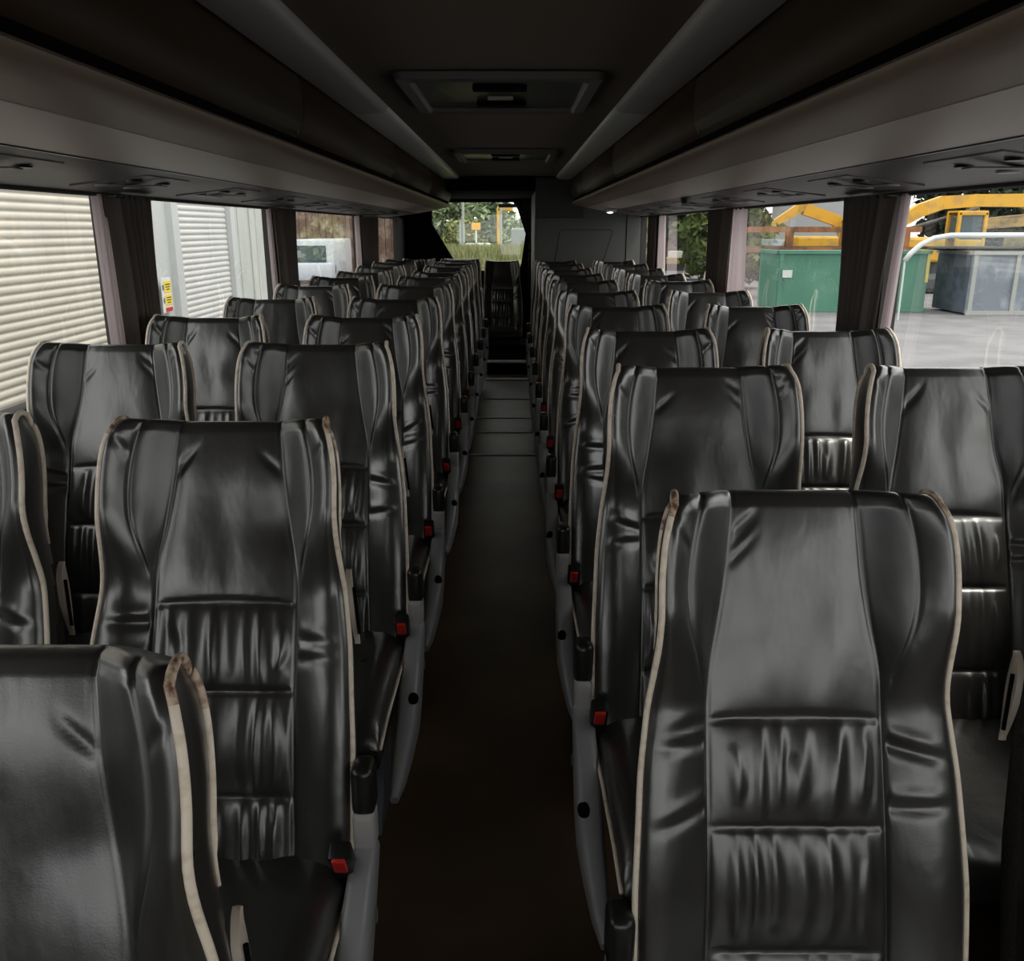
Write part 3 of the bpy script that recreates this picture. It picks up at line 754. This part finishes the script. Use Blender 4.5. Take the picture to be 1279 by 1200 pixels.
tree(5.4, 44, 4.0, 1.9, yg, 'yellowish bush right of the wooden building in the far right windows', 22, None, 'bush', 0)

# containers
def container(name, x0, x1, y0, y1, h, m, label, ribs, lid=None, rim=None):
    root = empty(name, ((x0+x1)/2, (y0+y1)/2, GZ)); tag(root, label, 'container'); w, d = x1-x0, y1-y0
    b = MB(); b.box((0, 0, h/2+.06), (w, d, h), .02)
    b.build('container_body', m, root)
    b = MB()
    for rx in ribs: b.box((rx-w/2, -d/2-.03, h/2+.06), (.14, .08, h))
    b.build('rib_frame', rim or m, root)
    b = MB(); b.box((0, -d/2-.03, h+.04), (w+.06, .12, .12)); b.box((0, -d/2-.03, .08), (w+.04, .10, .14)); b.box((-w/2-.03, 0, h+.04), (.12, d, .12)); b.build('rim', rim or m, root)
    if lid: MB().box((-.3, .0, h+.17), (w+1.2, d*.9, .10), .03).build('tarpaulin', lid, root)
    return root
green = mat('green_painted_steel', (.05, .17, .115), .5, var=((.075, .205, .145), .7, .4, .65))
greyb = mat('blue_grey_painted_steel', (.155, .18, .215), .5, var=((.25, .28, .31), .8, .48, .56))
rust = mat('rusty_orange_steel', (.30, .115, .035), .8, var=((.12, .06, .03), 2.5, .4, .6))
darkb = mat('dark_blue_steel', (.05, .065, .085), .6, var=((.09, .11, .14), 2, .4, .6))
container('green_skip', 9.5, 14.85, 31.6, 34, 2.05, green, 'green steel skip standing in the yard beyond the right windows', (.1, 2.5))
MB_ = MB().box((9.80, 31.46, .75+GZ+.6), (.34, .02, .26)); tag(MB_.build('paper_notice', mat('white_notice', (.5, .53, .53), .5)), 'small white notice fixed at the left end of the green skip', 'notice')
MB().box((2.62, -1.24, 1.55), (.10, .05, 1.0)).build('yellow_corner_strip', mat('yellow_strip', (.55, .48, .15), .6), bpy.data.objects['green_skip'])
gc = container('grey_container', 15.75, 24, 30.4, 32.9, 2.05, greyb, 'large blue-grey steel container right of the green skip', (.1, 1.55, 3.4, 5.2, 7), M['black'], mat('pale_steel_rim', (.30, .31, .30), .6))
MB().box((-4.125-.03, 0, 1.05), (.03, 2.3, 1.9)).build('end_panel', darkb, gc)
# white arch taken for a window reflection, modelled as tube and clear sheet
cn = empty('reflection', (18, 28.6, GZ)); tag(cn, 'white curved reflection above the blue-grey container, modelled as a tube frame', 'reflection')
P = [(-5.35, 0, 1.9), (-5.2, 0, 2.12), (-4.9, 0, 2.40), (-4.5, 0, 2.60), (-4.0, 0, 2.68), (6, 0, 2.72)]
tube(P, .085, 10, 'white_frame', mat('white_paint', (.50, .53, .54), .4), cn)
for x in (6,): MB().cyl((x, 0, 0), (x, 0, 2.72), .07).build('post', bpy.data.materials['white_paint'], cn)
MB().cyl((-5.35, 0, 0), (-5.35, 0, 1.9), .03).build('post', bpy.data.materials['white_paint'], cn)
gs = glassmat('green_clear_sheet', (.72, .84, .80)); mesh('clear_sheet', [(-4.7, .02, 2.27), (5.75, .02, 2.27), (5.75, .02, 2.68), (-4.3, .02, 2.62)], [(0, 1, 2, 3)], gs, cn, smooth=False)

# rusty flatbed frames
fb = empty('flatbed_frame', (12.7, 38, GZ)); tag(fb, 'rusty orange flatbed frame stacked behind the green skip', 'flatbed frame')
for z in (2.05, 2.85): MB().box((0, 0, z), (8.4, 2.0, .22)).build('deck', rust, fb)
for x in (-3.6, -1.2, 1.2, 3.6): MB().box((x, -.9, 2.45), (.3, .2, .6)).build('stanchion', rust, fb)
for x in (-3.2, 3.2): MB().box((x, 0, 1.0), (.4, 1.6, 1.95)).build('support', rust, fb)

# excavators
ylw = mat('yellow_machine_paint', (.55, .30, .02), .5, var=((.38, .23, .05), 2, .5, .65)); dk = mat('dark_machine_parts', (.06, .065, .07), .6)
dyl = mat('dusty_yellow_paint', (.34, .24, .08), .7, var=((.18, .14, .08), 2, .45, .6))
def excavator(x, y, boom, stick, label, paint, cabx=0, z0=0, cabz=0):
    root = empty('excavator', (x, y, GZ)); tag(root, label, 'excavator')
    for sy in (-1, 1): MB().box((0, sy*1.1, .45+z0), (3.6, .55, .9), .25).build('track', dk, root)
    MB().box((0, 0, 1.15+z0), (1.4, 1.4, .5)).build('turntable', dk, root)
    MB().box((-.9, 0, 1.95+z0), (2.2, 2.4, 1.1), .12).build('engine_housing', paint, root)
    cb = MB(); cx = .9+cabx; z = 1.4+z0+cabz
    for px in (-.6, .6):
        for py in (-.5, .5): cb.box((cx+px, -.5+py, z+.95), (.16, .16, 1.9), .03)
    for py in (-.5, .5):
        cb.box((cx, -.5+py, z+1.85), (1.35, .16, .2), .04); cb.box((cx, -.5+py, z+.35), (1.35, .12, .7), .04)
    cb.box((cx, -.5, z+1.93), (1.3, 1.1, .08)); c = cb.build('cab', paint, root)
    MB().box((cx, -.5, z+1.2), (1.1, .9, 1.1)).build('cab_glass', mat('tinted_cab_glass', (.05, .08, .09), .1), c)
    def beam(P, w, name):
        rings = []
        for i, (px, pz, h) in enumerate(P):
            j0, j1 = max(0, i-1), min(len(P)-1, i+1); tx, tz = P[j1][0]-P[j0][0], P[j1][1]-P[j0][1]; q = math.hypot(tx, tz); nx, nz2 = -tz/q, tx/q
            rings.append([(px+nx*h/2, -w/2+.6, pz+nz2*h/2+z0), (px+nx*h/2, w/2+.6, pz+nz2*h/2+z0), (px-nx*h/2, w/2+.6, pz-nz2*h/2+z0), (px-nx*h/2, -w/2+.6, pz-nz2*h/2+z0)])
        return loft(rings, name, paint, root, smooth=False)
    beam(boom, .45, 'boom'); st = beam(stick, .35, 'stick')
    a = stick[-1]; MB().box((a[0], .6, a[1]-.2+z0), (.7, .9, .8), .15).build('bucket', paint if paint is not dyl else dk, root)
    MB().cyl((boom[0][0]+.2, .3, boom[0][1]-.3+z0), (boom[len(boom)//2][0], .3, boom[len(boom)//2][1]-.35+z0), .08).build('hydraulic_ram', dk, root)
excavator(19.6, 42.0, [(-1.4, 3.1, .5), (-.4, 3.7, .6), (.6, 4.05, .6), (2.2, 4.15, .55), (4.4, 4.15, .6), (5.2, 4.0, .8)], [(2.0, 4.4, .4), (2.15, 3.6, .45), (2.0, 2.7, .35)], 'yellow excavator with long horizontal boom behind the grey container', ylw, cabx=.45, cabz=.3)
excavator(16.9, 48, [(1.2, 2.4, .4), (.6, 3.3, .6), (-1.2, 3.9, .6)], [(-1.2, 4.1, .5), (-2.6, 3.2, .4), (-3.2, 2.6, .3)], 'second yellow excavator with its arm reaching in front of the grey shed', ylw, cabx=.4)
excavator(26.2, 43, [(2.5, 2.4, .6), (4.5, 3.2, .7), (7, 4.2, .6)], [(-3.4, 3.1, .5), (0, 3.4, .6), (4.5, 4.2, .5)], 'dusty old excavator at the right edge of the nearest right window', dyl)
sh = empty('grey_shed', (21.5, 57, GZ)); tag(sh, 'pale grey shed behind the second excavator in the right windows', 'building')
MB().box((-1.0, 0, 3.2), (7.0, 4, 6.4)).build('shed_wall', mat('pale_grey_cladding', (.27, .285, .30), .6), sh)
MB().box((-1.0, 0, 6.5), (7.4, 4.4, .2)).build('shed_roof', mat('shed_roof', (.25, .26, .27), .6), sh)
bb = empty('brown_warehouse', (12.0, 76, GZ)); tag(bb, 'brown brick warehouse seen through the farther right windows', 'building')
brick = mat('brown_brick', (.11, .068, .05), .8, var=((.16, .11, .085), 3, .4, .6))
MB().box((0, 0, 4), (9, 6, 8)).build('brick_wall', brick, bb); MB().box((0, 0, 8.1), (9.4, 6.4, .3)).build('roof', dk, bb)
MB().box((1.5, -3.03, 3), (1.6, .1, 2.2)).build('doorway', dk, bb)
tr = empty('flat_trailer', (9.6, 52, GZ)); tag(tr, 'low trailer with yellow side beam, seen through the third right window', 'trailer')
MB().box((0, 0, 1.1), (7, 2.2, .3)).build('side_beam', mat('ochre_beam', (.30, .21, .065), .7), tr)
MB().box((0, 0, .75), (6.4, 1.6, .4)).build('chassis', dk, tr)
for x in (-2.4, -1.2, 2.4): 
    for y_ in (-.9, .9): MB().cyl((x, y_-.15, .45), (x, y_+.15, .45), .45, n=20).build('wheel', dk, tr)
MB().box((.5, -.2, 1.45), (1.8, 1.2, .35)).build('load', mat('pale_load', (.5, .53, .5), .6), tr)
# wooden clad building and white van to the rear left
wb = empty('timber_building', (-9.5, 50, GZ)); tag(wb, 'brown timber-clad building behind the white van, seen in the third left window', 'building')
wd = mat('weathered_timber', (.14, .088, .062), .8, var=((.25, .19, .15), 2.2, .45, .6))
c = MB()
for i in range(26): c.box((-4.4+.35*i, -2.0+(.04 if i % 2 else 0), 3.4), (.33, .1, 6.8))
c.build('board_cladding', wd, wb); MB().box((0, .2, 3.4), (9, 4.2, 6.8)).build('building_body', wd, wb)
MB().box((0, 0, 6.9), (9.6, 5, .25)).build('roof', dk, wb)
vn = empty('white_van', (-9.25, 42.5, GZ)); tag(vn, 'white van parked in front of the timber building', 'van'); wt = mat('white_van_paint', (.50, .54, .58), .35)
MB().box((0, 1.6, 1.55), (1.95, 4.6, 1.7), .12).build('van_body', wt, vn, True)
MB().box((0, -.9, .95), (1.95, 1.2, .8), .12).build('bonnet', wt, vn, True)
MB().box((-.12, -.74, 1.75), (1.45, .06, .75), .02).build('windscreen', bpy.data.materials['tinted_cab_glass'], vn)
for x in (-.9, .9):
    for y_ in (-.6, 2.6): MB().cyl((x-.1, y_, .36), (x+.1, y_, .36), .36, n=20).build('wheel', dk, vn)
pk = empty('red_barrel', (-5.75, 36.0, GZ)); tag(pk, 'faded red round float seen in the farthest left window', 'float')
MB().sph((0, 0, 2.55), .42).build('ball', mat('faded_red', (.55, .16, .13), .6), pk, True); MB().cyl((0, 0, 0), (0, 0, 2.3), .06).build('stand', dk, pk)
pl = empty('pole_sign', (-8.05, 27, GZ)); tag(pl, 'pale T-shaped post standing right of the warehouse', 'post')
MB().cyl((0, 0, 0), (0, 0, 1.75), .05).build('pole', M['pier'], pl); MB().box((0, 0, 1.75), (.75, .06, .07)).build('crossbar', M['pier'], pl)

# behind the rear window: rough grass bank, fence posts, white car, yellow machine
bank = mesh('grass_bank', [(-2.9, 21, GZ), (1.7, 21, GZ), (1.7, 24, .70), (-2.9, 24, .70), (-2.9, 28, .70), (1.7, 28, .70)], [(0, 1, 2, 3), (3, 2, 5, 4)], mat('olive_bank', (.11, .12, .045), .9, var=((.17, .165, .085), 1.2, .4, .6)))
tag(bank, 'olive grass bank below the rear window view', 'bank')
v = []; fcs = []; rg = np.random.RandomState(5)
for i in range(9000):
    x = rg.uniform(-2.9, 1.7); y = rg.uniform(21.2, 27.5); z = GZ+(min(y, 24)-21)/3*2.10-.03; h = rg.uniform(.15, .42); dx, dy = rg.uniform(-.12, .12, 2); w = .012
    k = len(v); v += [(x-w, y, z), (x+w, y, z), (x+dx+w*.3, y+dy, z+h), (x+dx-w*.3, y+dy, z+h)]; fcs.append((k, k+1, k+2, k+3))
tag(mesh('tall_grass', v, fcs, leafmat('dry_grass', (.14, .15, .05), (.24, .23, .12)), smooth=False), 'tall dry grass growing on the bank behind the coach', 'grass', kind='stuff')
for i, (px, y, h, lb) in enumerate([(-1.55, 28, 3.0, 'pale fence post at the left in the rear window'), (-.33, 28.5, 3.2, 'pale fence post near the middle of the rear window'), (.62, 29, 3.2, 'pale fence post right of the middle in the rear window'), (-.36-1.4, 30, 1.6, 'short pale fence post in the left of the rear window')]):
    tag(MB().cyl((px, y+1.5, GZ), (px, y+1.5, .5+h*.8), .045).build('fence_post', M['post']), lb, 'post', 'pale fence posts behind the coach')
v8 = [(-6, 45), (-4, 46), (-2, 44), (.2, 46), (2.4, 45)]
for i, (x, y) in enumerate(v8):
    t = empty('hedge_shrub', (x*1.45, y+10, GZ)); tag(t, 'pale green hedge shrub across the rear window view, %s from the left' % ORD[i], 'shrub', 'hedge shrubs behind the coach')
    foliage('foliage', (0, 0, 1.7), (1.35, 1.2, 1.75), 2200, .15, yg if i % 2 == 0 else leafmat('grey_green_leaves', (.17, .22, .13), (.30, .35, .20)), t, 40+i)
cr = empty('pale_van', (-1.9, 50, GZ)); tag(cr, 'pale van parked end-on beyond the grass bank behind the coach', 'van')
MB().box((0, 0, 1.25), (1.75, 4.2, 1.7), .3, 4).build('van_body', mat('pale_grey_paint', (.40, .44, .42), .35), cr, True)
MB().box((0, -2.08, 1.55), (1.35, .08, .55), .03).build('rear_window', bpy.data.materials['tinted_cab_glass'], cr)
for x in (-.7, .7):
    for y_ in (-1.3, 1.3): MB().cyl((x-.1, y_, .36), (x+.1, y_, .36), .36, n=18).build('wheel', dk, cr)
ym = empty('yellow_digger', (.15, 46, GZ)); tag(ym, 'yellow digger with upright arm in the right half of the rear window', 'digger')
MB().box((0, 0, 1.3), (1.8, 1.4, 1.1), .1).build('digger_body', ylw, ym); MB().box((0, 0, .4), (2.4, 1.5, .8), .3).build('track', dk, ym)
MB().box((.35, 0, 2.35), (1.0, 1.0, 1.1), .08).build('cab', mat('pale_cab', (.18, .20, .19), .3), ym)
MB().box((-.75, 0, 2.75), (.26, .3, 2.3), .04, rot=None).build('arm', ylw, ym); MB().box((-.45, 0, 3.85), (.8, .3, .25), .04).build('arm_tip', ylw, ym)
ob = empty('orange_site_sign', (-1.55, 40, GZ)); tag(ob, 'orange-yellow rectangular sign on a post in the middle of the rear window', 'sign')
MB().cyl((0, 0, 0), (0, 0, 2.9), .04).build('post', M['pier'], ob); MB().box((0, -.05, 2.98), (.40, .04, .30), .01).build('sign_panel', mat('orange_yellow', (.62, .30, .02), .5), ob)
